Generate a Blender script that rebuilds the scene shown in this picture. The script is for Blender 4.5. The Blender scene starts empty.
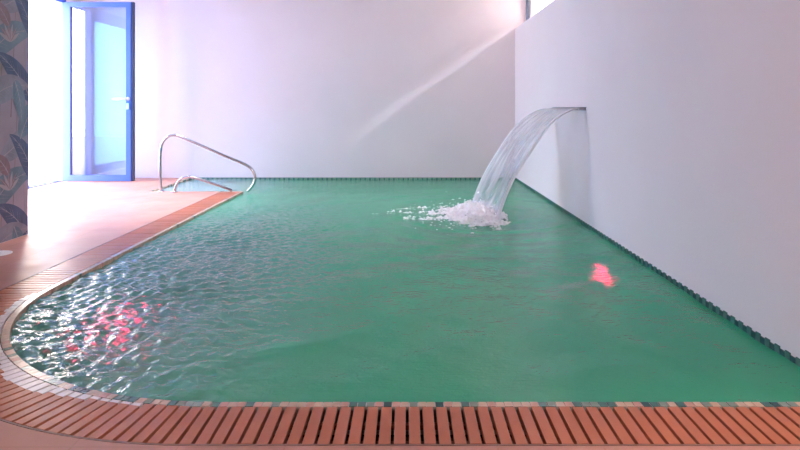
import bpy, bmesh, math, random
import numpy as np
from mathutils import Vector, Matrix

rnd = random.Random(7)
PI = math.pi
SC = bpy.context.scene
COL = SC.collection

# ------------------------------------------------------------------ place (metres)
# X to the right, Y away from the camera, Z up; Z = 0 is the deck
CAM_Z = 1.05
XR, XR_OUT = 1.63, 1.83            # right wall
YB = 9.06                          # back wall
XL = -2.07                         # straight left edge of the pool
YF = 2.15                          # front edge of the pool
RAD = 1.40                         # rounded corner
REC_X, REC_Y = -3.25, 7.60         # stair recess
XLW = -3.16                        # papered left wall
YLW = 5.00                         # where it ends
XD = -4.93                         # wall with the glass door
YR = -2.6                          # wall behind the camera
CEIL = 3.0
LEDGE = 2.25                       # top of the right wall
WATER = -0.022
DEPTH = -1.42
TILE_W, GAP0, GAP1 = 0.036, 0.039, 0.272   # mosaic strip, grating from / to

# ------------------------------------------------------------------ helpers
def tag(o, label=None, cat=None, group=None, kind=None):
    if label: o['label'] = label
    if cat: o['category'] = cat
    if group: o['group'] = group
    if kind: o['kind'] = kind
    return o

def empty(name, loc=(0, 0, 0)):
    o = bpy.data.objects.new(name, None)
    o.location = loc
    o.empty_display_size = 0.1
    COL.objects.link(o)
    return o

def link(name, me, mats=None, parent=None, smooth=False):
    o = bpy.data.objects.new(name, me)
    COL.objects.link(o)
    if mats is not None:
        for m in (mats if isinstance(mats, (list, tuple)) else [mats]):
            me.materials.append(m)
    if parent is not None:
        o.parent = parent
        o.matrix_parent_inverse = Matrix.Translation(-Vector(parent.location))
    if smooth:
        me.polygons.foreach_set('use_smooth', [True] * len(me.polygons))
    return o

def obj(name, bm, mats=None, parent=None, smooth=False, bevel=0.0):
    if bevel > 0:
        bmesh.ops.bevel(bm, geom=list(bm.edges), offset=bevel, segments=2, affect='EDGES', profile=0.7)
    bmesh.ops.recalc_face_normals(bm, faces=bm.faces)
    me = bpy.data.meshes.new(name)
    bm.to_mesh(me); bm.free()
    return link(name, me, mats, parent, smooth)

def box(bm, x0, x1, y0, y1, z0, z1, mi=0):
    v = [bm.verts.new(p) for p in ((x0, y0, z0), (x1, y0, z0), (x1, y1, z0), (x0, y1, z0),
                                   (x0, y0, z1), (x1, y0, z1), (x1, y1, z1), (x0, y1, z1))]
    for f in ((3, 2, 1, 0), (4, 5, 6, 7), (0, 1, 5, 4), (1, 2, 6, 5), (2, 3, 7, 6), (3, 0, 4, 7)):
        fc = bm.faces.new([v[i] for i in f]); fc.material_index = mi
    return v

def boxes(*bs):
    bm = bmesh.new()
    for b in bs: box(bm, *b)
    return bm

def quadbox(bm, pts, z0, z1, mi=0):
    """prism over a plan quad"""
    lo = [bm.verts.new((p[0], p[1], z0)) for p in pts]
    hi = [bm.verts.new((p[0], p[1], z1)) for p in pts]
    n = len(pts)
    fs = [bm.faces.new(lo[::-1]), bm.faces.new(hi)]
    for i in range(n):
        j = (i + 1) % n
        fs.append(bm.faces.new((lo[i], lo[j], hi[j], hi[i])))
    for f in fs: f.material_index = mi

def smooth_path(pts, sub=8):
    P = [Vector(p) for p in pts]
    P = [P[0] * 2 - P[1]] + P + [P[-1] * 2 - P[-2]]
    out = []
    for i in range(1, len(P) - 2):
        a, b, c, d = P[i - 1:i + 3]
        for k in range(sub):
            t = k / sub
            out.append(0.5 * ((2 * b) + (c - a) * t + (2 * a - 5 * b + 4 * c - d) * t * t
                              + (3 * b - a - 3 * c + d) * t ** 3))
    out.append(P[-2])
    return out

def tube(bm, pts, r, seg=14):
    rings = []
    n = len(pts)
    ref = None
    for i, p in enumerate(pts):
        t = (pts[min(i + 1, n - 1)] - pts[max(i - 1, 0)]).normalized()
        if ref is None:
            ref = Vector((0, 1, 0)) if abs(t.y) < 0.9 else Vector((1, 0, 0))
        u = (ref - t * ref.dot(t)).normalized(); ref = u
        w = t.cross(u)
        rings.append([bm.verts.new(p + (u * math.cos(2 * PI * k / seg) + w * math.sin(2 * PI * k / seg)) * r)
                      for k in range(seg)])
    for a, b in zip(rings, rings[1:]):
        for k in range(seg):
            bm.faces.new((a[k], a[(k + 1) % seg], b[(k + 1) % seg], b[k]))
    bm.faces.new(rings[0][::-1]); bm.faces.new(rings[-1])

def lathe(bm, prof, origin, axis='Z', seg=32, mi=0):
    """prof: list of (radius, height) swept round an axis"""
    o = Vector(origin)
    def pt(r, h, a):
        c, s = r * math.cos(a), r * math.sin(a)
        return o + (Vector((c, s, h)) if axis == 'Z' else Vector((h, c, s)) if axis == 'X' else Vector((c, h, s)))
    rings = []
    for r, h in prof:
        if r < 1e-6:
            rings.append([bm.verts.new(pt(0, h, 0))])
        else:
            rings.append([bm.verts.new(pt(r, h, 2 * PI * k / seg)) for k in range(seg)])
    for a, b in zip(rings, rings[1:]):
        for k in range(seg):
            k2 = (k + 1) % seg
            if len(a) == 1 and len(b) == 1: continue
            if len(a) == 1: f = bm.faces.new((a[0], b[k2], b[k]))
            elif len(b) == 1: f = bm.faces.new((a[k], a[k2], b[0]))
            else: f = bm.faces.new((a[k], a[k2], b[k2], b[k]))
            f.material_index = mi

# ------------------------------------------------------------------ materials
def new_mat(name):
    m = bpy.data.materials.new(name); m.use_nodes = True
    nt = m.node_tree
    for n in list(nt.nodes): nt.nodes.remove(n)
    out = nt.nodes.new('ShaderNodeOutputMaterial')
    return m, nt, out

def nd(nt, typ, **kw):
    n = nt.nodes.new(typ)
    for k, v in kw.items():
        if k in n.inputs: n.inputs[k].default_value = v
        else: setattr(n, k, v)
    return n

def pmat(name, col, rough=0.5, metal=0.0, var=0.0, vscale=3.0, bump=0.0, bscale=40.0, spec=0.5, emis=None, estr=0, coat=0.0):
    m, nt, out = new_mat(name)
    b = nd(nt, 'ShaderNodeBsdfPrincipled')
    b.inputs['Base Color'].default_value = (*col, 1)
    b.inputs['Roughness'].default_value = rough
    b.inputs['Metallic'].default_value = metal
    b.inputs['Specular IOR Level'].default_value = spec
    b.inputs['Coat Weight'].default_value = coat
    b.inputs['Coat Roughness'].default_value = 0.12
    nt.links.new(b.outputs[0], out.inputs[0])
    tc = nd(nt, 'ShaderNodeTexCoord')
    if var > 0:
        n = nd(nt, 'ShaderNodeTexNoise'); n.inputs['Scale'].default_value = vscale; n.inputs['Detail'].default_value = 5
        nt.links.new(tc.outputs['Object'], n.inputs['Vector'])
        r = nd(nt, 'ShaderNodeMapRange'); r.inputs['To Min'].default_value = 1 - var; r.inputs['To Max'].default_value = 1 + var
        r.inputs['From Min'].default_value = 0.3; r.inputs['From Max'].default_value = 0.7
        nt.links.new(n.outputs['Fac'], r.inputs['Value'])
        mx = nd(nt, 'ShaderNodeVectorMath', operation='SCALE')
        mx.inputs[0].default_value = col
        nt.links.new(r.outputs[0], mx.inputs['Scale'])
        nt.links.new(mx.outputs[0], b.inputs['Base Color'])
    if bump > 0:
        n = nd(nt, 'ShaderNodeTexNoise'); n.inputs['Scale'].default_value = bscale; n.inputs['Detail'].default_value = 4
        nt.links.new(tc.outputs['Object'], n.inputs['Vector'])
        bp = nd(nt, 'ShaderNodeBump'); bp.inputs['Strength'].default_value = bump; bp.inputs['Distance'].default_value = 0.01
        nt.links.new(n.outputs['Fac'], bp.inputs['Height'])
        nt.links.new(bp.outputs[0], b.inputs['Normal'])
    if emis:
        b.inputs['Emission Color'].default_value = (*emis, 1)
        b.inputs['Emission Strength'].default_value = estr
    return m

M = {}
M['wall_back'] = pmat('back_wall_paint', (0.85, 0.71, 0.725), 0.75, var=0.025, vscale=1.3, bump=0.12, bscale=60)
M['wall_right'] = pmat('right_wall_paint', (0.93, 0.79, 0.81), 0.7, var=0.02, vscale=1.1, bump=0.12, bscale=60)
M['wall_plain'] = pmat('plain_wall_paint', (0.80, 0.74, 0.78), 0.75, var=0.02, vscale=1.3)
M['ceiling'] = pmat('ceiling_paint', (0.85, 0.82, 0.84), 0.8, var=0.01)
M['blue'] = pmat('blue_aluminium', (0.075, 0.15, 0.62), 0.5, spec=0.2, var=0.04, vscale=9)
M['dark_blue'] = pmat('dark_seal', (0.01, 0.012, 0.06), 0.45)
M['steel'] = pmat('polished_steel', (0.52, 0.50, 0.53), 0.16, metal=1.0, var=0.05, vscale=20)
M['steel_dark'] = pmat('brushed_steel', (0.30, 0.28, 0.30), 0.3, metal=1.0, var=0.05, vscale=20)
M['chrome'] = pmat('satin_metal', (0.72, 0.74, 0.80), 0.28, metal=1.0)
M['white_plastic'] = pmat('white_plastic', (0.9, 0.88, 0.88), 0.3)
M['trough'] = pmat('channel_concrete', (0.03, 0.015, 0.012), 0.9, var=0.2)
M['rail'] = pmat('grating_edge', (0.26, 0.13, 0.10), 0.5, var=0.1)
M['t_beige'] = pmat('mosaic_beige', (0.62, 0.44, 0.33), 0.25, var=0.1, vscale=30)
M['t_pink'] = pmat('mosaic_pink', (0.60, 0.34, 0.27), 0.25, var=0.1, vscale=30)
M['t_grey'] = pmat('mosaic_grey_green', (0.22, 0.29, 0.24), 0.2, var=0.15, vscale=30)
M['t_teal'] = pmat('mosaic_teal', (0.06, 0.17, 0.15), 0.2, var=0.2, vscale=30)
M['t_dark'] = pmat('mosaic_dark_teal', (0.02, 0.075, 0.08), 0.2, var=0.2, vscale=30)
M['grout'] = pmat('grout', (0.45, 0.40, 0.38), 0.8, var=0.1)
M['outside_ground'] = pmat('patio_paving', (0.75, 0.73, 0.75), 0.8, var=0.05)
M['sun_block'] = pmat('sun_block_white', (0.8, 0.8, 0.8), 0.85, var=0.03)
M['red_lens'] = pmat('red_lamp_lens', (0.8, 0.05, 0.08), 0.3, emis=(1.0, 0.02, 0.11), estr=14)

def terracotta(name, col, rough, tiles, spec=0.5):
    m, nt, out = new_mat(name)
    b = nd(nt, 'ShaderNodeBsdfPrincipled'); b.inputs['Specular IOR Level'].default_value = spec
    nt.links.new(b.outputs[0], out.inputs[0])
    tc = nd(nt, 'ShaderNodeTexCoord')
    n = nd(nt, 'ShaderNodeTexNoise'); n.inputs['Scale'].default_value = 2.2; n.inputs['Detail'].default_value = 6
    nt.links.new(tc.outputs['Object'], n.inputs['Vector'])
    r = nd(nt, 'ShaderNodeMapRange'); r.inputs['From Min'].default_value = .3; r.inputs['From Max'].default_value = .7
    r.inputs['To Min'].default_value = .9; r.inputs['To Max'].default_value = 1.1
    nt.links.new(n.outputs['Fac'], r.inputs['Value'])
    sc = nd(nt, 'ShaderNodeVectorMath', operation='SCALE'); sc.inputs[0].default_value = col
    nt.links.new(r.outputs[0], sc.inputs['Scale'])
    last = sc.outputs[0]
    if tiles:
        br = nd(nt, 'ShaderNodeTexBrick'); br.offset = 0.0
        br.inputs['Color1'].default_value = (1, 1, 1, 1); br.inputs['Color2'].default_value = (.96, .96, .96, 1)
        br.inputs['Mortar'].default_value = (.86, .84, .83, 1)
        br.inputs['Scale'].default_value = 1.0; br.inputs['Mortar Size'].default_value = .003
        br.inputs['Brick Width'].default_value = .33; br.inputs['Row Height'].default_value = .33
        mp = nd(nt, 'ShaderNodeMapping'); mp.inputs['Location'].default_value = (.05, .12, 0)
        nt.links.new(tc.outputs['Object'], mp.inputs[0]); nt.links.new(mp.outputs[0], br.inputs['Vector'])
        mu = nd(nt, 'ShaderNodeVectorMath', operation='MULTIPLY')
        nt.links.new(last, mu.inputs[0]); nt.links.new(br.outputs['Color'], mu.inputs[1]); last = mu.outputs[0]
    nt.links.new(last, b.inputs['Base Color'])
    n2 = nd(nt, 'ShaderNodeTexNoise'); n2.inputs['Scale'].default_value = 5; n2.inputs['Detail'].default_value = 3
    nt.links.new(tc.outputs['Object'], n2.inputs['Vector'])
    rr = nd(nt, 'ShaderNodeMapRange'); rr.inputs['To Min'].default_value = rough * .75; rr.inputs['To Max'].default_value = rough * 1.25
    nt.links.new(n2.outputs['Fac'], rr.inputs['Value']); nt.links.new(rr.outputs[0], b.inputs['Roughness'])
    n3 = nd(nt, 'ShaderNodeTexNoise'); n3.inputs['Scale'].default_value = 90
    nt.links.new(tc.outputs['Object'], n3.inputs['Vector'])
    bp = nd(nt, 'ShaderNodeBump'); bp.inputs['Strength'].default_value = .08; bp.inputs['Distance'].default_value = .004
    nt.links.new(n3.outputs['Fac'], bp.inputs['Height']); nt.links.new(bp.outputs[0], b.inputs['Normal'])
    return m, nt, b, rr

M['deck'] = terracotta('terracotta_deck', (0.56, 0.275, 0.22), 0.47, True, 0.28)[0]
M['slat'] = terracotta('terracotta_slat', (0.51, 0.16, 0.083), 0.40, False, 0.3)[0]
M['bearer'] = pmat('bearer', (.12, .035, .025), .7)
M['slat_glare'] = terracotta('glare_pale_slat', (0.80, 0.72, 0.74), 0.35, False, 0.5)[0]  # pale colour imitating glare on the corner slat ends

def thin_fresnel(nt, ior):
    '''Fresnel of the outer face on both faces of a thin film'''
    fr = nd(nt, 'ShaderNodeFresnel')
    g = nd(nt, 'ShaderNodeNewGeometry')
    mr = nd(nt, 'ShaderNodeMapRange'); mr.inputs['To Min'].default_value = ior; mr.inputs['To Max'].default_value = 1 / ior
    nt.links.new(g.outputs['Backfacing'], mr.inputs['Value']); nt.links.new(mr.outputs[0], fr.inputs['IOR'])
    return fr
# clear glass
def glass(name, tint, refl):
    m, nt, out = new_mat(name)
    tr = nd(nt, 'ShaderNodeBsdfTransparent'); tr.inputs[0].default_value = (*tint, 1)
    gl = nd(nt, 'ShaderNodeBsdfGlossy'); gl.inputs['Roughness'].default_value = 0.01
    fr = thin_fresnel(nt, refl)
    mx = nd(nt, 'ShaderNodeMixShader')
    nt.links.new(fr.outputs[0], mx.inputs[0]); nt.links.new(tr.outputs[0], mx.inputs[1]); nt.links.new(gl.outputs[0], mx.inputs[2])
    nt.links.new(mx.outputs[0], out.inputs[0])
    return m
M['glass'] = glass('door_glass', (0.74, 0.86, 0.99), 1.75)
M['glass_grey'] = glass('clerestory_glass', (.62, .62, .64), 1.5)
M['glass_blue'] = glass('tinted_glass', (0.33, 0.58, 0.88), 1.5)

# pool basin mosaic
def basin_mat():
    m, nt, out = new_mat('basin_mosaic')
    b = nd(nt, 'ShaderNodeBsdfPrincipled'); b.inputs['Roughness'].default_value = .35
    tc = nd(nt, 'ShaderNodeTexCoord')
    br = nd(nt, 'ShaderNodeTexBrick'); br.offset = 0
    br.inputs['Color1'].default_value = (.12, .44, .36, 1); br.inputs['Color2'].default_value = (.20, .55, .46, 1)
    br.inputs['Mortar'].default_value = (.4, .55, .5, 1)
    br.inputs['Scale'].default_value = 1; br.inputs['Mortar Size'].default_value = .002
    br.inputs['Brick Width'].default_value = .05; br.inputs['Row Height'].default_value = .05
    nt.links.new(tc.outputs['Object'], br.inputs['Vector'])
    nt.links.new(br.outputs['Color'], b.inputs['Base Color'])
    nt.links.new(b.outputs[0], out.inputs[0])
    return m
M['basin'] = basin_mat()

# turbid green pool water: mirror reflection over a body that scatters green and lets some light through
def water_mat():
    m, nt, out = new_mat('pool_water')
    tc = nd(nt, 'ShaderNodeTexCoord')
    mp = nd(nt, 'ShaderNodeMapping'); mp.inputs['Scale'].default_value = (.6, 1.8, 1)
    nt.links.new(tc.outputs['Object'], mp.inputs[0])
    n1 = nd(nt, 'ShaderNodeTexNoise'); n1.inputs['Scale'].default_value = 12; n1.inputs['Detail'].default_value = 3
    n1.inputs['Distortion'].default_value = .6
    n2 = nd(nt, 'ShaderNodeTexNoise'); n2.inputs['Scale'].default_value = 34; n2.inputs['Detail'].default_value = 2
    for n in (n1, n2): nt.links.new(mp.outputs[0], n.inputs['Vector'])
    b1 = nd(nt, 'ShaderNodeBump'); b1.inputs['Strength'].default_value = .2; b1.inputs['Distance'].default_value = .005
    b2 = nd(nt, 'ShaderNodeBump'); b2.inputs['Strength'].default_value = .55; b2.inputs['Distance'].default_value = .004
    nt.links.new(n1.outputs['Fac'], b1.inputs['Height']); nt.links.new(n2.outputs['Fac'], b2.inputs['Height'])
    nt.links.new(b1.outputs[0], b2.inputs['Normal'])
    # small chop, only where the mesh says the surface is disturbed
    n3 = nd(nt, 'ShaderNodeTexNoise'); n3.inputs['Scale'].default_value = 30; n3.inputs['Detail'].default_value = 2; n3.inputs['Distortion'].default_value = 1.0
    nt.links.new(tc.outputs['Object'], n3.inputs['Vector'])
    atr = nd(nt, 'ShaderNodeAttribute'); atr.attribute_name = 'chop'
    b3 = nd(nt, 'ShaderNodeBump'); b3.inputs['Distance'].default_value = .008
    nt.links.new(atr.outputs['Fac'], b3.inputs['Strength']); nt.links.new(n3.outputs['Fac'], b3.inputs['Height'])
    nt.links.new(b2.outputs[0], b3.inputs['Normal'])
    nrm = b3.outputs[0]
    df = nd(nt, 'ShaderNodeBsdfDiffuse'); df.inputs['Color'].default_value = (.024, .61, .29, 1)
    # over the stairs the water is shallow and pale
    sh = nd(nt, 'ShaderNodeAttribute'); sh.attribute_name = 'shallow'
    cm = nd(nt, 'ShaderNodeMix', data_type='RGBA'); cm.inputs[6].default_value = (.024, .61, .29, 1); cm.inputs[7].default_value = (.55, .80, .80, 1)
    nt.links.new(sh.outputs['Fac'], cm.inputs[0]); nt.links.new(cm.outputs[2], df.inputs['Color'])
    # greyer body colour by the overflow stands in for reflected daylight on the chop
    ch = nd(nt, 'ShaderNodeAttribute'); ch.attribute_name = 'chop'
    cf = nd(nt, 'ShaderNodeMath', operation='MULTIPLY'); cf.inputs[1].default_value = .7; nt.links.new(ch.outputs['Fac'], cf.inputs[0])
    cb = nd(nt, 'ShaderNodeMix', data_type='RGBA'); cb.inputs[7].default_value = (.20, .38, .43, 1)
    nt.links.new(cf.outputs[0], cb.inputs[0]); nt.links.new(cm.outputs[2], cb.inputs[6]); nt.links.new(cb.outputs[2], df.inputs['Color'])
    rf = nd(nt, 'ShaderNodeBsdfRefraction'); rf.inputs['Color'].default_value = (.75, .9, .85, 1)
    rf.inputs['IOR'].default_value = 1.33; rf.inputs['Roughness'].default_value = .10
    gl = nd(nt, 'ShaderNodeBsdfGlossy'); gl.inputs['Roughness'].default_value = .03
    fr = nd(nt, 'ShaderNodeFresnel'); fr.inputs['IOR'].default_value = 1.33
    for n in (rf, gl, fr): nt.links.new(nrm, n.inputs['Normal'])
    a = nd(nt, 'ShaderNodeMixShader'); a.inputs[0].default_value = .36
    nt.links.new(df.outputs[0], a.inputs[1]); nt.links.new(rf.outputs[0], a.inputs[2])
    c = nd(nt, 'ShaderNodeMixShader')
    nt.links.new(fr.outputs[0], c.inputs[0]); nt.links.new(a.outputs[0], c.inputs[1]); nt.links.new(gl.outputs[0], c.inputs[2])
    nt.links.new(c.outputs[0], out.inputs[0])
    return m
M['water'] = water_mat()

def sheet_mat():
    """falling water: clear film with white streaks along the flow (UV: u across, v down)"""
    m, nt, out = new_mat('falling_water')
    uv = nd(nt, 'ShaderNodeUVMap')
    mp = nd(nt, 'ShaderNodeMapping'); mp.inputs['Scale'].default_value = (16, 2.2, 1)
    nt.links.new(uv.outputs[0], mp.inputs[0])
    n = nd(nt, 'ShaderNodeTexNoise'); n.inputs['Scale'].default_value = 1; n.inputs['Detail'].default_value = 4; n.inputs['Distortion'].default_value = .5
    nt.links.new(mp.outputs[0], n.inputs['Vector'])
    sp = nd(nt, 'ShaderNodeSeparateXYZ'); nt.links.new(uv.outputs[0], sp.inputs[0])
    rp = nd(nt, 'ShaderNodeMapRange'); rp.inputs['From Min'].default_value = .46; rp.inputs['From Max'].default_value = .72
    rp.inputs['To Min'].default_value = .14; rp.inputs['To Max'].default_value = .75
    nt.links.new(n.outputs['Fac'], rp.inputs['Value'])
    # thicker, whiter rims at both sides of the film
    ab = nd(nt, 'ShaderNodeMath', operation='SUBTRACT'); ab.inputs[1].default_value = .5; nt.links.new(sp.outputs['X'], ab.inputs[0])
    aa = nd(nt, 'ShaderNodeMath', operation='ABSOLUTE'); nt.links.new(ab.outputs[0], aa.inputs[0])
    rr = nd(nt, 'ShaderNodeMapRange'); rr.inputs['From Min'].default_value = .45; rr.inputs['From Max'].default_value = .49
    rr.inputs['To Min'].default_value = 0; rr.inputs['To Max'].default_value = .9
    nt.links.new(aa.outputs[0], rr.inputs['Value'])
    ad = nd(nt, 'ShaderNodeMath', operation='ADD', use_clamp=True); nt.links.new(rp.outputs[0], ad.inputs[0]); nt.links.new(rr.outputs[0], ad.inputs[1])
    vr = nd(nt, 'ShaderNodeMapRange'); vr.inputs['To Min'].default_value = .55; vr.inputs['To Max'].default_value = 1.0
    nt.links.new(sp.outputs['Y'], vr.inputs['Value'])
    mu = nd(nt, 'ShaderNodeMath', operation='MULTIPLY'); nt.links.new(ad.outputs[0], mu.inputs[0]); nt.links.new(vr.outputs[0], mu.inputs[1])
    tr = nd(nt, 'ShaderNodeBsdfTransparent'); tr.inputs[0].default_value = (.95, .97, .98, 1)
    df = nd(nt, 'ShaderNodeBsdfDiffuse'); df.inputs[0].default_value = (.97, .92, .96, 1)
    tl = nd(nt, 'ShaderNodeBsdfTranslucent'); tl.inputs[0].default_value = (.97, .92, .96, 1)
    wm = nd(nt, 'ShaderNodeMixShader'); wm.inputs[0].default_value = .4
    nt.links.new(df.outputs[0], wm.inputs[1]); nt.links.new(tl.outputs[0], wm.inputs[2])
    gl = nd(nt, 'ShaderNodeBsdfGlossy'); gl.inputs['Roughness'].default_value = .08
    bp = nd(nt, 'ShaderNodeBump'); bp.inputs['Strength'].default_value = .6; bp.inputs['Distance'].default_value = .02
    nt.links.new(n.outputs['Fac'], bp.inputs['Height'])
    fr = thin_fresnel(nt, 1.13)
    nt.links.new(bp.outputs[0], gl.inputs['Normal']); nt.links.new(bp.outputs[0], fr.inputs['Normal'])
    a = nd(nt, 'ShaderNodeMixShader'); nt.links.new(mu.outputs[0], a.inputs[0]); nt.links.new(tr.outputs[0], a.inputs[1]); nt.links.new(wm.outputs[0], a.inputs[2])
    c = nd(nt, 'ShaderNodeMixShader'); nt.links.new(fr.outputs[0], c.inputs[0]); nt.links.new(a.outputs[0], c.inputs[1]); nt.links.new(gl.outputs[0], c.inputs[2])
    nt.links.new(c.outputs[0], out.inputs[0])
    return m
M['sheet'] = sheet_mat()
M['foam'] = pmat('white_foam', (.93, .88, .91), .6, var=.06, vscale=30)

# ------------------------------------------------------------------ pool outline
ARC_C = (XL + RAD, YF + RAD)
def edge_path(step=0.02):
    """(point, outward normal) along the front, the round corner and the left side, from the right wall on"""
    out = []
    def seg(p, q, nrm):
        L = math.hypot(q[0] - p[0], q[1] - p[1]); n = max(1, round(L / step))
        for i in range(n):
            t = i / n
            out.append(((p[0] + (q[0] - p[0]) * t, p[1] + (q[1] - p[1]) * t), nrm))
    seg((XR, YF), (ARC_C[0], YF), (0, -1))
    n = round(RAD * PI / 2 / step)
    for i in range(n):
        a = -PI / 2 - (PI / 2) * i / n
        nr = (math.cos(a), math.sin(a))
        out.append(((ARC_C[0] + RAD * nr[0], ARC_C[1] + RAD * nr[1]), nr))
    seg((XL, ARC_C[1]), (XL, REC_Y), (-1, 0))
    out.append(((XL, REC_Y), (-1, 0)))
    return out

def off(pn, d): return (pn[0][0] + pn[1][0] * d, pn[0][1] + pn[1][1] * d)

class Path:
    """arc length parametrisation at a given outward offset"""
    def __init__(s, d):
        s.lens = [XR - ARC_C[0], (RAD + d) * PI / 2, REC_Y - ARC_C[1]]
        s.L = sum(s.lens); s.d = d
    def at(s, t):
        if t <= s.lens[0]: return ((XR - t, YF), (0, -1))
        t -= s.lens[0]
        if t <= s.lens[1]:
            a = -PI / 2 - t / (RAD + s.d)
            nr = (math.cos(a), math.sin(a))
            return ((ARC_C[0] + RAD * nr[0], ARC_C[1] + RAD * nr[1]), nr)
        t -= s.lens[1]
        return ((XL, ARC_C[1] + t), (-1, 0))

EP = edge_path(0.04)

# ------------------------------------------------------------------ setting
# floor
bm = bmesh.new()
loop = [(XR, YR)] + [off(p, GAP1 + .012) for p in EP] + [(XL - TILE_W, REC_Y), (XL, REC_Y), (XL, REC_Y - 0.0)]
loop = [(XR, YR)] + [off(p, GAP1 + .012) for p in EP[:-1]] + [(XL - GAP1 - .012, REC_Y - .05), (XL - .002, REC_Y - .05), (XL - .002, REC_Y - TILE_W),
        (REC_X - TILE_W, REC_Y - TILE_W), (REC_X - TILE_W, YB), (XD, YB), (XD, YLW), (XLW, YLW), (XLW, YR)]
vs = [bm.verts.new((x, y, 0)) for x, y in loop]
f = bm.faces.new(vs)
r = bmesh.ops.extrude_face_region(bm, geom=[f])
bmesh.ops.translate(bm, vec=(0, 0, -.13), verts=[g for g in r['geom'] if isinstance(g, bmesh.types.BMVert)])
bmesh.ops.triangulate(bm, faces=list(bm.faces), ngon_method='EAR_CLIP')
tag(obj('floor', bm, M['deck']), 'terracotta pool deck floor', None, None, 'structure')

# channel below the grating
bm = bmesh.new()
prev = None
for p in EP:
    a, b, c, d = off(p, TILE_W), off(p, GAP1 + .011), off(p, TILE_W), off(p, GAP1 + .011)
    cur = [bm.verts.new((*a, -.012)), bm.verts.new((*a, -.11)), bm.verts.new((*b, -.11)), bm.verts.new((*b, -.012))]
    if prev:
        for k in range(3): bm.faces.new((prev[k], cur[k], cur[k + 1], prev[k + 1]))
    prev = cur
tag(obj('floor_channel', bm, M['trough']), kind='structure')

# walls
def struct(name, bm, m, **k):
    return tag(obj(name, bm, m, **k), kind='structure')
struct('wall_back', boxes((XD - .2, XR_OUT + .12, YB, YB + .2, -1.6, CEIL)), M['wall_back'])
struct('wall_right', boxes((XR, XR_OUT, YR, YB, -1.6, LEDGE)), M['wall_right'])
struct('wall_right_lintel', boxes((XR + .1, XR_OUT, YR, YB, CEIL - .1, CEIL)), M['wall_plain'])
wl = struct('wall_left', boxes((XLW - .2, XLW, YR, YLW, -.13, CEIL)), M['wall_plain'])
struct('wall_alcove', boxes((XD - .2, XLW - .2, YLW - .2, YLW, -.13, CEIL)), M['wall_plain'])
D0, D1, W0, W1, HEAD = 7.86, 8.66, 6.38, 7.80, 2.60
struct('wall_door_side', boxes((XD - .2, XD, YLW, W0 - .05, -.13, CEIL), (XD - .2, XD, D1 + .05, YB, -.13, CEIL),
                               (XD - .2, XD, W0 - .05, D1 + .05, HEAD + .03, CEIL)), M['wall_plain'])
struct('ceiling', boxes((XD - .2, XR_OUT, YR, YB + .2, CEIL, CEIL + .15)), M['ceiling'])
# rear wall (behind the camera) with an unseen opening added to let in daylight
struct('wall_rear', boxes((XLW - .2, XR_OUT, YR - .2, YR, -.13, .15), (XLW - .2, XR_OUT, YR - .2, YR, 2.7, CEIL),
                          (XLW - .2, -1.0, YR - .2, YR, .15, 2.7), (-1.0, .1, YR - .2, YR, .15, 1.7), (.1, XR_OUT, YR - .2, YR, .15, 2.7)), M['wall_plain'])
# outside
struct('ground', boxes((-16, XD - .2, -6, 16, -.3, -.05)), M['outside_ground'])
struct('wall_sun_block', boxes((2.85, 3.05, -6, 7.9, -.3, 5.2)), M['sun_block'])  # unseen slab added to cut the sun streak's length
struct('trim_sun_block', boxes((XR_OUT, 2.83, -3, 10.5, 3.17, 3.3)), M['sun_block'])  # unseen overhang added to keep the sun streak narrow

# ------------------------------------------------------------------ basin
bm = bmesh.new()
P = [p[0] for p in EP]
ring = P + [(REC_X, REC_Y), (REC_X, YB), (XR, YB)]
top = [bm.verts.new((x, y, -.03)) for x, y in ring]
bot = [bm.verts.new((x, y, DEPTH)) for x, y in ring]
n = len(ring)
for i in range(n):
    j = (i + 1) % n
    bm.faces.new((top[i], top[j], bot[j], bot[i]))
fl = bm.faces.new(bot)
bmesh.ops.triangulate(bm, faces=[fl], ngon_method='EAR_CLIP')
for k, (x1, z) in enumerate(((REC_X + .42, -.20), (REC_X + .80, -.42), (XL + .05, -.66), (XL + .40, -.92))):
    box(bm, REC_X + .002, x1, REC_Y + .002, YB - .002, DEPTH, z)
tag(obj('floor_pool_basin', bm, M['basin']), kind='structure')

# ------------------------------------------------------------------ mosaic strips
TM = [M['grout'], M['t_beige'], M['t_pink'], M['t_grey'], M['t_teal'], M['t_dark']]
bm = bmesh.new()
path = Path(0.0)
t = 0.0
while t < path.L - .031:
    a, b = path.at(t + .0014), path.at(t + .0292)
    q = [off(a, .002), off(b, .002), off(b, TILE_W - .001), off(a, TILE_W - .001)]
    mi = rnd.choices((1, 2, 3, 4, 5), (34, 18, 20, 18, 10) if t < path.lens[0] + path.lens[1] * .35 else (78, 18, 4, 0, 0))[0]
    quadbox(bm, q, -.05, -.001 + rnd.uniform(-.0006, .0006), mi)
    t += .0306
# grout bed
for p, q in zip(EP, EP[1:]):
    quadbox(bm, [off(p, .004), off(q, .004), off(q, TILE_W), off(p, TILE_W)], -.10, -.003, 0)
# recess edges
x = REC_X - TILE_W
while x < XL - .03:
    box(bm, x + .001, x + .025, REC_Y - TILE_W + .001, REC_Y - .001, -.06, -.001, rnd.choices((1, 3, 4, 5), (50, 15, 20, 15))[0]); x += .026
y = REC_Y
while y < YB - .03:
    box(bm, REC_X - TILE_W + .001, REC_X - .001, y + .001, y + .025, -.06, -.001, rnd.choices((1, 3, 4, 5), (60, 15, 15, 10))[0]); y += .026
tag(obj('trim_mosaic_edge', bm, TM), kind='structure')

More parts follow.
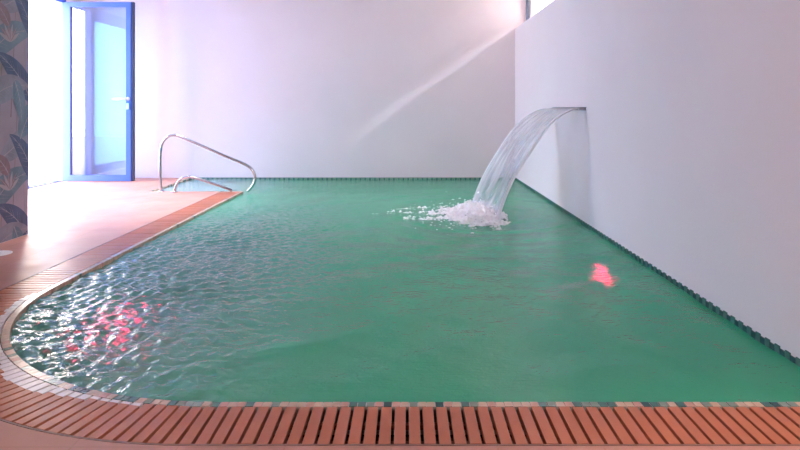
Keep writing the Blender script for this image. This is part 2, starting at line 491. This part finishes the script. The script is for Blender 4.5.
# waterline tiles on the right and back walls
bm = bmesh.new()
y = YF; k = 0
while y < YB - .03:
    box(bm, XR - .006, XR, y + .0015, y + .0345, -.075, .003 + .008 * (k % 2), (5, 4)[k % 2])
    y += .036; k += 1
x = XR - .01; k = 0
while x > REC_X + .03:
    box(bm, x - .0345, x - .0015, YB - .006, YB, -.075, .006, (4, 3)[k % 2])
    x -= .036; k += 1
tag(obj('trim_waterline', bm, TM), kind='structure')

# ------------------------------------------------------------------ overflow grating
gr = empty('overflow_grating', (ARC_C[0] - RAD, ARC_C[1] - RAD, 0))
tag(gr, 'terracotta slatted overflow grating running round the front and left edge of the pool', 'grating')
PITCH, SW = .0478, .0365
mid = Path((GAP0 + GAP1) / 2)
nb = [0, mid.lens[0], mid.lens[0] + mid.lens[1], mid.L - .055]
for si, (s0, s1) in enumerate(zip(nb, nb[1:])):
    bm = bmesh.new()
    n = round((s1 - s0) / PITCH); pt = (s1 - s0) / n
    for i in range(n):
        tc_ = s0 + (i + .5) * pt
        a, b = mid.at(tc_ - SW / 2), mid.at(tc_ + SW / 2)
        q = [off(a, GAP0 + .001), off(b, GAP0 + .001), off(b, GAP1), off(a, GAP1)]
        if si == 1:      # keep the slat's sides parallel on the curve
            c = mid.at(tc_); nr = c[1]; tg = (nr[1], -nr[0])
            c0, c1 = off(c, GAP0 + .001), off(c, GAP1)
            w0 = SW / 2 * .97; w1 = SW / 2 * 1.03
            q = [(c0[0] - tg[0] * w0, c0[1] - tg[1] * w0), (c0[0] + tg[0] * w0, c0[1] + tg[1] * w0),
                 (c1[0] + tg[0] * w1, c1[1] + tg[1] * w1), (c1[0] - tg[0] * w1, c1[1] - tg[1] * w1)]
        # inner slat ends at the corner coloured near white, imitating glare
        glare = 0
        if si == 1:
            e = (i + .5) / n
            glare = max(0, math.sin(PI * min(1, max(0, (e - .10) / .86)))) ** .6 * (.062 + .02 * math.sin(i * .45)) + rnd.uniform(-.008, .008)
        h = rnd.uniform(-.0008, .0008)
        if glare > .012:
            w = glare / (GAP1 - GAP0)
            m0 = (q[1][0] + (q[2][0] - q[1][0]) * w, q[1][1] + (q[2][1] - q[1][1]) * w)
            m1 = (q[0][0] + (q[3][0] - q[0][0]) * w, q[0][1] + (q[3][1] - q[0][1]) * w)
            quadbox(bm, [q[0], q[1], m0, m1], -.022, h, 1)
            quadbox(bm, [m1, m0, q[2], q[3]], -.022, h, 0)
        else:
            quadbox(bm, q, -.022, h, 0)
    # two bearers under the slats
    m_ = max(2, round((s1 - s0) / .05))
    for d0 in (GAP0 + .05, GAP1 - .07):
        for i in range(m_):
            a, b = mid.at(s0 + (s1 - s0) * i / m_), mid.at(s0 + (s1 - s0) * (i + 1) / m_)
            quadbox(bm, [off(a, d0), off(b, d0), off(b, d0 + .018), off(a, d0 + .018)], -.045, -.030, 2)
    obj('slat_panel', bm, [M['slat'], M['slat_glare'], M['bearer']], gr)
bm = bmesh.new()
for p, q in zip(EP[:-1], EP[1:-1]):
    quadbox(bm, [off(p, GAP1 + .003), off(q, GAP1 + .003), off(q, GAP1 + .0105), off(p, GAP1 + .0105)], -.10, .0008)
obj('edge_rail', bm, M['rail'], gr)

# ------------------------------------------------------------------ water surface
rng = np.random.default_rng(11)
SPL = (0.82, 6.15)
NW = 46
lam = np.exp(rng.uniform(math.log(.06), math.log(.6), NW))
ang = rng.normal(math.radians(100), math.radians(48), NW)
ph = rng.uniform(0, 2 * PI, NW)
slope = .0145 * (lam / .3) ** .15 * rng.uniform(.5, 1.3, NW)
lam2 = np.exp(rng.uniform(math.log(.045), math.log(.15), 30))
ang2 = rng.normal(math.radians(70), math.radians(60), 30); ph2 = rng.uniform(0, 2 * PI, 30); slope2 = .07 * rng.uniform(.5, 1.3, 30)
def chop_at(x, y):
    # width of the rough zone swings a little
    return np.clip((-.35 + .12 * np.sin(2.1 * y) - x) / .9, 0, 1) * np.clip((7.2 - y) / 2.6, 0, 1)
def height(x, y):
    h = np.zeros_like(x)
    wx = x + .05 * np.sin(1.9 * y + .6) + .03 * np.sin(5.1 * x + 2.3 * y)
    wy = y + .06 * np.sin(2.3 * x + 1.1) + .03 * np.sin(4.3 * y - 3.1 * x)
    for l, a, p, s in zip(lam, ang, ph, slope):
        k = 2 * PI / l
        fade = np.clip(1.25 - y * .011 / (l * .28), .12, 1)   # rows get coarser with distance
        h += s / k * fade * np.clip(3.6 / y, .35, 1) * np.sin(k * (wx * math.cos(a) + wy * math.sin(a)) + p)
    # choppier towards the overflow at the rounded corner
    chop = chop_at(x, y)
    for l, a, p, s in zip(lam2, ang2, ph2, slope2):
        k = 2 * PI / l
        h += s / k * chop * np.sin(k * (wx * math.cos(a) + wy * math.sin(a)) + p)
    r = np.hypot(wx - SPL[0], wy - SPL[1])
    for l, s in ((.21, .026), (.37, .03)):
        h += s / (2 * PI / l) * np.sin(2 * PI * r / l) * np.exp(-((r - .5) / 1.7) ** 2)
    return h
rows = [YF + .002]
while rows[-1] < YB - .03: rows.append(rows[-1] + max(.0095, .0045 * rows[-1]))
ri = min(range(len(rows)), key=lambda i: abs(rows[i] - (REC_Y + .002))); rows[ri] = REC_Y + .002
rows[-1] = YB - .007
rows = np.array(rows)
NC, NRC = 330, 60
def xl(y):
    d = ARC_C[1] - y
    return np.where(d > 0, ARC_C[0] - np.sqrt(np.maximum(RAD ** 2 - d ** 2, 0)), XL) + .003
u = np.linspace(0, 1, NC)
left = xl(rows)
X = left[:, None] + (XR - .007 - left[:, None]) * u[None, :]
Y = np.repeat(rows[:, None], NC, 1)
Z = WATER + height(X, Y)
V = np.stack([X, Y, Z], -1).reshape(-1, 3)
idx = np.arange(len(rows) * NC).reshape(len(rows), NC)
F = np.stack([idx[:-1, :-1], idx[:-1, 1:], idx[1:, 1:], idx[1:, :-1]], -1).reshape(-1, 4).tolist()
# the stair recess shares the rows behind its front edge
u2 = np.linspace(0, 1, NRC)
r2 = rows[ri:]
X2 = (REC_X + .003) + (XL + .003 - REC_X - .003) * u2[None, :-1] + 0 * r2[:, None]
Y2 = np.repeat(r2[:, None], NRC - 1, 1)
Z2 = WATER + height(X2, Y2)
base = len(V)
V = np.concatenate([V, np.stack([X2, Y2, Z2], -1).reshape(-1, 3)])
id2 = np.concatenate([base + np.arange(len(r2) * (NRC - 1)).reshape(len(r2), NRC - 1), idx[ri:, :1]], 1)
F += np.stack([id2[:-1, :-1], id2[:-1, 1:], id2[1:, 1:], id2[1:, :-1]], -1).reshape(-1, 4).tolist()
me = bpy.data.meshes.new('pool_water'); me.from_pydata(V.tolist(), [], F); me.update()
sv = np.clip((XL + .5 - V[:, 0]) / 1.1, 0, 1) * np.clip((V[:, 1] - REC_Y + .25) / .3, 0, 1)
at = me.attributes.new('shallow', 'FLOAT', 'POINT'); at.data.foreach_set('value', sv.astype(np.float32))
at = me.attributes.new('chop', 'FLOAT', 'POINT'); at.data.foreach_set('value', (.20 + .80 * chop_at(V[:, 0], V[:, 1])).astype(np.float32))
tag(link('pool_water', me, M['water'], smooth=True), 'rippled emerald green water filling the pool', 'water', None, 'stuff')

# ------------------------------------------------------------------ waterfall
SY0, SY1, SZ = 5.47, 6.66, CAM_Z
sp = empty('waterfall_spout', (XR, (SY0 + SY1) / 2, SZ))
tag(sp, 'thin steel waterfall spout blade set in the right wall above the falling water', 'spout')
obj('blade', boxes((XR - .05, XR + .002, SY0 + .02, SY1, SZ - .003, SZ + .003)), M['steel_dark'], sp)
obj('slot_frame', boxes((XR - .012, XR + .002, SY0 - .02, SY1 + .02, SZ + .0035, SZ + .012), (XR - .012, XR + .002, SY0 - .02, SY1 + .02, SZ - .018, SZ - .0125)), M['steel_dark'], sp)
obj('end_cap', boxes((XR - .055, XR + .002, SY0 - .005, SY0 + .0195, SZ - .012, SZ + .012)), M['steel_dark'], sp)

NU, NV = 70, 60
verts, uvs = [], []
def sheet(u, v, side):
    y = SY0 + .03 + (SY1 - SY0 - .03) * u
    yc = (SY0 + SY1) / 2 + .06
    y = y + (yc - y) * .16 * v ** 1.6 + .0
    reach = .74 + .15 * u
    x = XR - .062 - reach * v ** 1.06
    z = SZ - .006 - (SZ - WATER + .0) * v ** 2
    wob = .010 * math.sin(u * 41 + 1.3 * math.sin(v * 5)) * v + .008 * math.sin(u * 17 + 3 * v + 1) * v + .012 * math.sin(v * 14 + u * 6) * v * v
    th = .0035 + .004 * v * (.5 + .5 * math.sin(u * 60 + 2 * v))
    if u < .03 or u > .97: th += .008 * (.3 + v)
    dx, dz = -reach, -2 * v * (SZ - WATER)
    L = math.hypot(dx, dz); nx, nz = -dz / L, dx / L     # normal of the curve
    o = wob + th * side
    return (x + nx * o, y, z + nz * o)
for side in (1, -1):
    for i in range(NU + 1):
        for j in range(NV + 1):
            verts.append(sheet(i / NU, j / NV, side)); uvs.append((i / NU, j / NV))
def vi(s, i, j): return s * (NU + 1) * (NV + 1) + i * (NV + 1) + j
faces = []
for i in range(NU):
    for j in range(NV):
        faces.append((vi(0, i, j), vi(0, i + 1, j), vi(0, i + 1, j + 1), vi(0, i, j + 1)))
        faces.append((vi(1, i, j), vi(1, i, j + 1), vi(1, i + 1, j + 1), vi(1, i + 1, j)))
for j in range(NV):
    for i in (0, NU):
        faces.append((vi(0, i, j), vi(0, i, j + 1), vi(1, i, j + 1), vi(1, i, j)))
me = bpy.data.meshes.new('waterfall'); me.from_pydata(verts, [], faces)
uvl = me.uv_layers.new(name='UVMap')
for lp in me.loops: uvl.data[lp.index].uv = uvs[lp.vertex_index]
me.update()
tag(link('waterfall', me, M['sheet'], smooth=True), 'clear curved sheet of water falling from the wall spout into the pool', 'waterfall', None, 'stuff')

# foam where it lands
def vnoise(seed):
    g = np.random.default_rng(seed).uniform(-1, 1, (64, 64))
    def f(x, y):
        xi, yi = np.floor(x).astype(int), np.floor(y).astype(int)
        fx, fy = x - xi, y - yi
        fx = fx * fx * (3 - 2 * fx); fy = fy * fy * (3 - 2 * fy)
        G = lambda a, b: g[a % 64, b % 64]
        return (G(xi, yi) * (1 - fx) + G(xi + 1, yi) * fx) * (1 - fy) + (G(xi, yi + 1) * (1 - fx) + G(xi + 1, yi + 1) * fx) * fy
    return f
n1, n2, n3 = vnoise(1), vnoise(2), vnoise(3)
gx = np.linspace(-.35, 1.12, 190); gy = np.linspace(4.9, 7.0, 200)
GX, GY = np.meshgrid(gx, gy)
cy = 6.02 + .14 * np.clip((.8 - GX), 0, 1)
hw = np.clip(.62 - .28 * np.clip((.75 - GX) / 1.0, 0, 1.3), .1, 1)
ey = 1 - np.clip(np.abs(GY - cy) / hw, 0, 2) ** 2
ex = np.where(GX > .80, 1 - ((GX - .80) / .17) ** 2, 1 - np.clip((.80 - GX) / .95, 0, 3) ** 1.0 * 1.05)
env = np.minimum(ey, 1.0) * .5 + ex * .75 - .35
st = n1(GX * 5 + 3, GY * 13) * .5 + n2(GX * 12, GY * 26) * .34 + n3(GX * 30, GY * 48) * .26
core = np.clip(1 - np.hypot((GX - .74) / .38, (GY - 6.0) / .62), 0, 1)
H = env * 1.0 + core * .8 + st * 1.05 - .16
zz = WATER - .012 + np.clip(H, 0, 1.4) * .035 * (.5 + .9 * np.clip(core * 1.6, 0, 1)) + np.clip(H, 0, 1) * .06 * np.abs(n3(GX * 30, GY * 30)) + height(GX, GY) * .7
keep = H > .12
fv, ff, remap = [], [], {}
def gv(i, j):
    if (i, j) not in remap:
        remap[(i, j)] = len(fv); fv.append((float(GX[i, j]), float(GY[i, j]), float(zz[i, j])))
    return remap[(i, j)]
for i in range(len(gy) - 1):
    for j in range(len(gx) - 1):
        if keep[i, j] and keep[i + 1, j] and keep[i, j + 1] and keep[i + 1, j + 1]:
            ff.append((gv(i, j), gv(i, j + 1), gv(i + 1, j + 1), gv(i + 1, j)))
bm = bmesh.new()
bv = [bm.verts.new(v) for v in fv]
for f in ff: bm.faces.new([bv[k] for k in f])
for k in range(520):
    a = rnd.gauss(0, 1); b = rnd.gauss(0, 1)
    x = .70 - abs(a) * .30 + rnd.uniform(0, .25); y = 6.03 + b * .33
    if x > 1.05 or x < -.4: continue
    near = math.exp(-((x - .75) / .3) ** 2)
    z = WATER + rnd.uniform(0, .01) + near * abs(rnd.gauss(0, .045))
    r = rnd.uniform(.003, .010) * (.6 + .7 * near)
    mt = Matrix.Translation((x, y, z)) @ Matrix.Diagonal((rnd.uniform(1, 2.4), 1, rnd.uniform(.6, 1), 1))
    bmesh.ops.create_icosphere(bm, subdivisions=1, radius=r, matrix=mt)
o = obj('splash_foam', bm, M['foam'], smooth=True)
tag(o, 'white splashing foam where the waterfall hits the pool', 'foam', None, 'stuff')

# ------------------------------------------------------------------ underwater lamps
def pool_lamp(x, y, z, sx, label):
    t = empty('underwater_lamp', (x, y, z)); tag(t, label, 'lamp', 'red underwater lamps')
    bm = bmesh.new(); s = sx
    lathe(bm, [(.175, 0), (.180, s * .012), (.175, s * .024), (.152, s * .030), (.146, s * .022), (.146, 0)], (x, y, z), 'X')
    obj('bezel', bm, M['white_plastic'], t, True)
    bm = bmesh.new()
    lathe(bm, [(.145, s * .004), (.145, s * .022), (.105, s * .036), (.045, s * .043), (0, s * .045)], (x, y, z), 'X')
    obj('lens', bm, M['red_lens'], t, True)
pool_lamp(XL + .001, 4.10, -1.12, 1, 'pink red glowing underwater lamp in the wall beside the rounded corner')
pool_lamp(XR - .001, 4.96, -1.06, -1, 'red glowing underwater lamp below the plain right wall')

# ------------------------------------------------------------------ hand rails (plane across the stair recess)
def px3(px, py, Y):
    return Vector(((px - 407) / 600 * Y, Y, CAM_Z - (py - 108.3) / 600 * Y))
def handrail(pts, Y, r, label, feet):
    p3 = [px3(x, y, Y) for x, y in pts]
    t = empty('handrail', (p3[0].x, Y, 0)); tag(t, label, 'handrail', 'steel handrails at the pool stairs')
    bm = bmesh.new(); tube(bm, smooth_path(p3, 8), r)
    obj('rail_tube', bm, M['steel'], t, True)
    for (fx, fz) in feet:
        bm = bmesh.new()
        lathe(bm, [(r, .0), (.045, .001), (.045, .006), (.03, .014), (r + .0005, .018)], (fx, Y, fz), 'Z', 24)
        obj('base_flange', bm, M['steel'], t, True)
YH = 7.57
big = [(161.2, 191.6), (160.4, 180), (160.2, 168), (160.5, 152), (162.5, 143.2), (167.5, 137.2), (174, 135.2), (181, 136.8), (203, 146.3),
       (225, 156), (243, 163.4), (250.5, 168), (254.6, 174.5), (254.6, 181.5), (251.5, 187.3), (247.8, 191.2)]
handrail(big, YH, .0175, 'tall bent steel handrail sloping down to the pool corner',
         [((161.2 - 407) / 600 * YH, 0)])
small = [(174.6, 191.4), (176, 186), (178.5, 181.3), (183, 178), (189.5, 177), (196, 178.2), (203, 180.4), (217.8, 185.2), (226, 188), (232, 190.5)]
handrail(small, YH - .045, .016, 'low short curved steel handrail beneath the tall one', [((174.6 - 407) / 600 * (YH - .045), 0)])

# ------------------------------------------------------------------ glass door, open into the room
LY = 8.63
d = empty('door_1', (XD, LY, 0)); tag(d, 'open blue framed glass door', None, None, 'structure')
X0, X1, Z0, Z1 = XD + .005, -3.925, .006, 2.575
obj('door_frame', boxes((X0, X0 + .095, LY - .03, LY + .03, Z0, Z1), (X1 - .105, X1 - .035, LY - .03, LY + .03, Z0, Z1),
                        (X0 + .095, X1 - .105, LY - .03, LY + .03, Z1 - .068, Z1), (X0 + .095, X1 - .105, LY - .03, LY + .03, Z0, Z0 + .085)), M['blue'], d, bevel=.004)
obj('edge_seal', boxes((X1 - .0348, X1 - .0, LY - .026, LY + .03, Z0, Z1), (X0 + .0952, X0 + .107, LY - .022, LY - .012, Z0 + .085, Z1 - .068)), M['dark_blue'], d)
obj('glass_pane', boxes((X0 + .0955, X1 - .1055, LY - .009, LY + .009, Z0 + .0855, Z1 - .0685)), M['glass'], d)
bm = bmesh.new()
hx, hz = X1 - .07, 1.185
lathe(bm, [(.026, -.031), (.026, -.04), (.012, -.042), (.012, -.075), (0, -.076)], (hx, LY, hz), 'Y', 20)
tube(bm, [Vector((hx + .005, LY - .07, hz)), Vector((hx - .06, LY - .072, hz)), Vector((hx - .2, LY - .068, hz - .004))], .012, 12)
obj('handle', bm, M['chrome'], d, True)
bm = bmesh.new()
box(bm, hx - .02, hx + .016, LY - .045, LY - .031, hz - .15, hz - .065)
obj('lock_plate', bm, M['chrome'], d, bevel=.006)

# fixed frame of the opening
jf = boxes((XD - .055, XD - .02, D1, D1 + .05, -.02, HEAD), (XD - .12, XD - .02, D0 - .06, D0, -.02, HEAD),
           (XD - .12, XD - .02, W0 - .05, D1 + .05, HEAD - .03, HEAD + .03), (XD - .12, XD - .02, W0 - .05, W0, -.02, HEAD),
           (XD - .045, XD - .02, D0, D1, -.02, .014), (XD - .12, XD - .095, D0, D1, -.02, .02))
tag(obj('door_1_surround', jf, M['blue'], bevel=.003), kind='structure')
w = empty('window_1', (XD - .07, (W0 + W1) / 2, 0)); tag(w, kind='structure')
fx0, fx1 = XD - .10, XD - .035
obj('window_frame', boxes((fx0, fx1, W0, W0 + .09, 0, HEAD - .03), (fx0, fx1, W1 - .09, W1, 0, HEAD - .03),
                          (fx0, fx1, W0 + .09, W1 - .09, HEAD - .15, HEAD - .03), (fx0, fx1, W0 + .09, W1 - .09, 0, .14)), M['blue'], w, bevel=.004)
obj('window_pane', boxes((XD - .075, XD - .06, W0 + .09, W1 - .09, .14, HEAD - .15)), M['glass_blue'], w)

# clerestory above the right wall
w = empty('window_2', (XR_OUT - .03, 6, LEDGE)); tag(w, kind='structure')
M['grey_frame'] = pmat('grey_frame', (.12, .15, .22), .4)
obj('window_frame', boxes((XR_OUT - .035, XR_OUT + .025, YB - .07, YB, LEDGE, CEIL - .1), (XR_OUT - .035, XR_OUT, YR, YB - .07, LEDGE, LEDGE + .03),
                          (XR_OUT - .035, XR_OUT, YR, YB - .07, CEIL - .14, CEIL - .1), (XR_OUT - .035, XR_OUT, 3.0, 3.06, LEDGE + .03, CEIL - .14)), M['grey_frame'], w)
obj('window_pane', boxes((XR_OUT - .022, XR_OUT - .014, YR, YB - .07, LEDGE + .03, CEIL - .14)), M['glass_grey'], w)

# ------------------------------------------------------------------ wallpaper of broad leaves on the left wall
WP = [pmat('paper_ground', (.30, .25, .31), .6, var=.12, vscale=4), pmat('paper_navy_leaf', (.055, .085, .17), .55, var=.2, vscale=7),
      pmat('paper_teal_leaf', (.12, .18, .24), .55, var=.2, vscale=7), pmat('paper_grey_leaf', (.22, .22, .28), .55, var=.2, vscale=7),
      pmat('paper_mauve_leaf', (.22, .14, .17), .55, var=.2, vscale=7), pmat('paper_vein', (.33, .30, .34), .55)]
bm = bmesh.new()
lay = [0]
def clip_poly(poly):
    def cut(pl, ax, lim, sgn):
        out = []
        for a, b in zip(pl, pl[1:] + pl[:1]):
            ia, ib = (lim - a[ax]) * sgn >= 0, (lim - b[ax]) * sgn >= 0
            if ia: out.append(a)
            if ia != ib:
                t = (lim - a[ax]) / (b[ax] - a[ax]); out.append((a[0] + (b[0] - a[0]) * t, a[1] + (b[1] - a[1]) * t))
        return out
    for ax, lim, s in ((0, YLW - .002, 1), (0, YR + .01, -1), (1, CEIL - .01, 1), (1, .003, -1)):
        poly = cut(poly, ax, lim, s)
        if len(poly) < 3: return None
    return poly
def decal(poly, mi):
    poly = clip_poly(poly)
    if not poly: return
    lay[0] += 1
    x = XLW + .0012 + lay[0] * 4e-6
    try:
        f = bm.faces.new([bm.verts.new((x, p[0], p[1])) for p in poly]); f.material_index = mi
    except ValueError: pass
def leaf(y, z, ln, wd, ang, bend, mi, veins=7):
    """broad pointed leaf, from its stalk (y, z) in the direction ang"""
    N = 18; sp_, L, R_ = [], [], []
    for i in range(N + 1):
        t = i / N; a = ang + bend * (t - .0)
        if i == 0: p = (y, z)
        else: p = (sp_[-1][0] + math.cos(a) * ln / N, sp_[-1][1] + math.sin(a) * ln / N)
        sp_.append(p)
        wv = wd * (math.sin(PI * t ** .75)) ** .85
        L.append((p[0] - math.sin(a) * wv, p[1] + math.cos(a) * wv)); R_.append((p[0] + math.sin(a) * wv, p[1] - math.cos(a) * wv))
    for side, m_ in ((L, mi), (R_, mi)):
        for i in range(N): decal([sp_[i], sp_[i + 1], side[i + 1], side[i]], m_)
    for i in range(N):
        a = ang + bend * i / N; wv = .0035 * (1 - i / N) + .0008
        p, q = sp_[i], sp_[i + 1]
        decal([(p[0] - math.sin(a) * wv, p[1] + math.cos(a) * wv), (q[0] - math.sin(a) * wv, q[1] + math.cos(a) * wv),
               (q[0] + math.sin(a) * wv, q[1] - math.cos(a) * wv), (p[0] + math.sin(a) * wv, p[1] - math.cos(a) * wv)], 5)
    for k in range(1, veins):
        i = int(k / veins * (N - 3)) + 1
        for side in (L, R_):
            e = side[min(N, i + 3)]; p = sp_[i]
            q = (p[0] + (e[0] - p[0]) * .92, p[1] + (e[1] - p[1]) * .92)
            dx, dy = q[0] - p[0], q[1] - p[1]; l_ = math.hypot(dx, dy) or 1
            nx, ny = -dy / l_ * .0013, dx / l_ * .0013
            decal([(p[0] + nx, p[1] + ny), (q[0], q[1]), (p[0] - nx, p[1] - ny)], 5)
def stalk(p, q, mi, w_=.006):
    dx, dy = q[0] - p[0], q[1] - p[1]; l_ = math.hypot(dx, dy)
    nx, ny = -dy / l_ * w_, dx / l_ * w_
    decal([(p[0] + nx, p[1] + ny), (q[0] + nx * .4, q[1] + ny * .4), (q[0] - nx * .4, q[1] - ny * .4), (p[0] - nx, p[1] - ny)], mi)
decal([(YR, 0), (YLW, 0), (YLW, CEIL), (YR, CEIL)], 0)
R = math.radians
def motif(y, z):
    # one repeat, about 0.6 m wide and 1.2 m high
    stalk((y - .02, z - .1), (y + .06, z + 1.1), 4); stalk((y + .19, z), (y + .10, z + .95), 3, .005)
    stalk((y - .16, z - .2), (y - .10, z + .7), 4, .005)
    leaf(y - .26, z + .34, .66, .110, R(62), R(-70), 2, 10)
    leaf(y + .24, z + .02, .60, .100, R(118), R(40), 1, 10)
    leaf(y - .14, z + .76, .50, .095, R(20), R(30), 3, 9)
    leaf(y + .26, z + .54, .52, .085, R(100), R(50), 1, 9)
    leaf(y - .28, z + .00, .54, .105, R(48), R(-60), 3, 10)
    leaf(y + .02, z + .20, .38, .070, R(-60), R(-30), 2, 8)
    leaf(y + .10, z + .90, .48, .090, R(70), R(-40), 2, 9)
    leaf(y - .04, z + .62, .26, .060, R(120), R(30), 4, 5)
    for k in range(7):
        leaf(y - .04, z + .50, .15, .015, R(30 + 20 * k), R(10), 4 if k % 2 else 5, 1)
yy = YLW - .20; c = 0
while yy > YR - .3:
    for k in range(-1, 4): motif(yy, k * 1.18 - .10 + (.59 if c % 2 else 0))
    yy -= .56; c += 1
wp = obj('wallpaper', bm, WP, wl)
for f in wp.data.polygons: pass

# ------------------------------------------------------------------ round lid on the deck at the left
sk = empty('skimmer_lid', (-2.955, 4.33, 0)); tag(sk, 'small white round lid lying in the deck near the leaf wallpaper', 'lid')
bm = bmesh.new()
lathe(bm, [(.092, -.004), (.092, .003), (.088, .0045), (.078, .0035), (.077, .0)], (-2.955, 4.33, 0), 'Z', 36)
obj('rim', bm, M['white_plastic'], sk, True)
bm = bmesh.new()
lathe(bm, [(.0765, -.003), (.0765, .0035), (.072, .005), (0, .0055)], (-2.955, 4.33, 0), 'Z', 36)
obj('cover', bm, M['white_plastic'], sk, True)

# ------------------------------------------------------------------ light
wd = bpy.data.worlds.new('sky'); SC.world = wd; wd.use_nodes = True
nt = wd.node_tree
bg = nt.nodes['Background']
bg.inputs[0].default_value = (1.0, .905, .83, 1); bg.inputs[1].default_value = 22.0

def area(name, loc, rot, sx, sy, e=None, col=(1, 1, 1), portal=False):
    l = bpy.data.lights.new(name, 'AREA'); l.shape = 'RECTANGLE'; l.size = sx; l.size_y = sy
    l.color = col
    if portal: l.cycles.is_portal = True
    else: l.energy = e
    o = bpy.data.objects.new(name, l); o.location = loc; o.rotation_euler = rot
    COL.objects.link(o); return o
area('door_daylight', (XD - .18, (W0 + D1) / 2, 1.3), (0, R(-90), 0), 2.6, 2.4, portal=True)
area('rear_daylight', (-.4, YR - .1, 2.2), (R(90), 0, 0), 1.2, 1.05, portal=True)
area('clerestory_daylight', (XR_OUT + .04, 3.2, 2.6), (0, R(90), 0), .66, 11.6, portal=True)
# unseen spots added under the ceiling to brighten deck, water and walls
for x, y, e in ((-4.0, 6.4, 210), (-3.1, 6.5, 270), (-2.9, 5.6, 110), (-2.8, 7.2, 150), (.1, 6.9, 120)):
    sp_ = bpy.data.lights.new('fill_spot', 'SPOT'); sp_.energy = e; sp_.spot_size = R(72); sp_.spot_blend = 1; sp_.shadow_soft_size = .1; sp_.color = (1, .97, 1)
    spo = bpy.data.objects.new('fill_spot', sp_); spo.location = (x, y, CEIL - .05); COL.objects.link(spo)
sp_ = bpy.data.lights.new('warm_fill_spot', 'SPOT'); sp_.energy = 200; sp_.spot_size = R(58); sp_.spot_blend = .8; sp_.shadow_soft_size = .08; sp_.color = (1, .80, .62)  # unseen warm spot added to brighten the front right edge
spo = bpy.data.objects.new('warm_fill_spot', sp_); spo.location = (1.35, .95, CEIL - .05); COL.objects.link(spo)
sl = bpy.data.lights.new('sun', 'SUN'); sl.energy = 8.5; sl.angle = R(3.0); sl.color = (.9, .95, 1)
so = bpy.data.objects.new('sun', sl); COL.objects.link(so)
so.rotation_euler = Vector((-1, .30, -.69)).to_track_quat('-Z', 'Y').to_euler()

# ------------------------------------------------------------------ camera
cd = bpy.data.cameras.new('camera'); co = bpy.data.objects.new('camera', cd); COL.objects.link(co)
co.location = (0, 0, CAM_Z); co.rotation_euler = (R(90), 0, 0)
cd.sensor_width = 36; cd.lens = 36 * 600 / 800
cd.shift_x = -(407 - 400) / 800; cd.shift_y = -(225 - 108.3) / 800
cd.clip_start = .05
SC.camera = co

SC.view_settings.view_transform = 'Standard'
SC.view_settings.look = 'None'
SC.view_settings.gamma = 1
SC.view_settings.use_curve_mapping = False
SC.view_settings.exposure = 0.08
SC.cycles.use_denoising = True
SC.cycles.max_bounces = 12
SC.cycles.diffuse_bounces = 6
SC.cycles.transparent_max_bounces = 16
SC.cycles.sample_clamp_indirect = 8
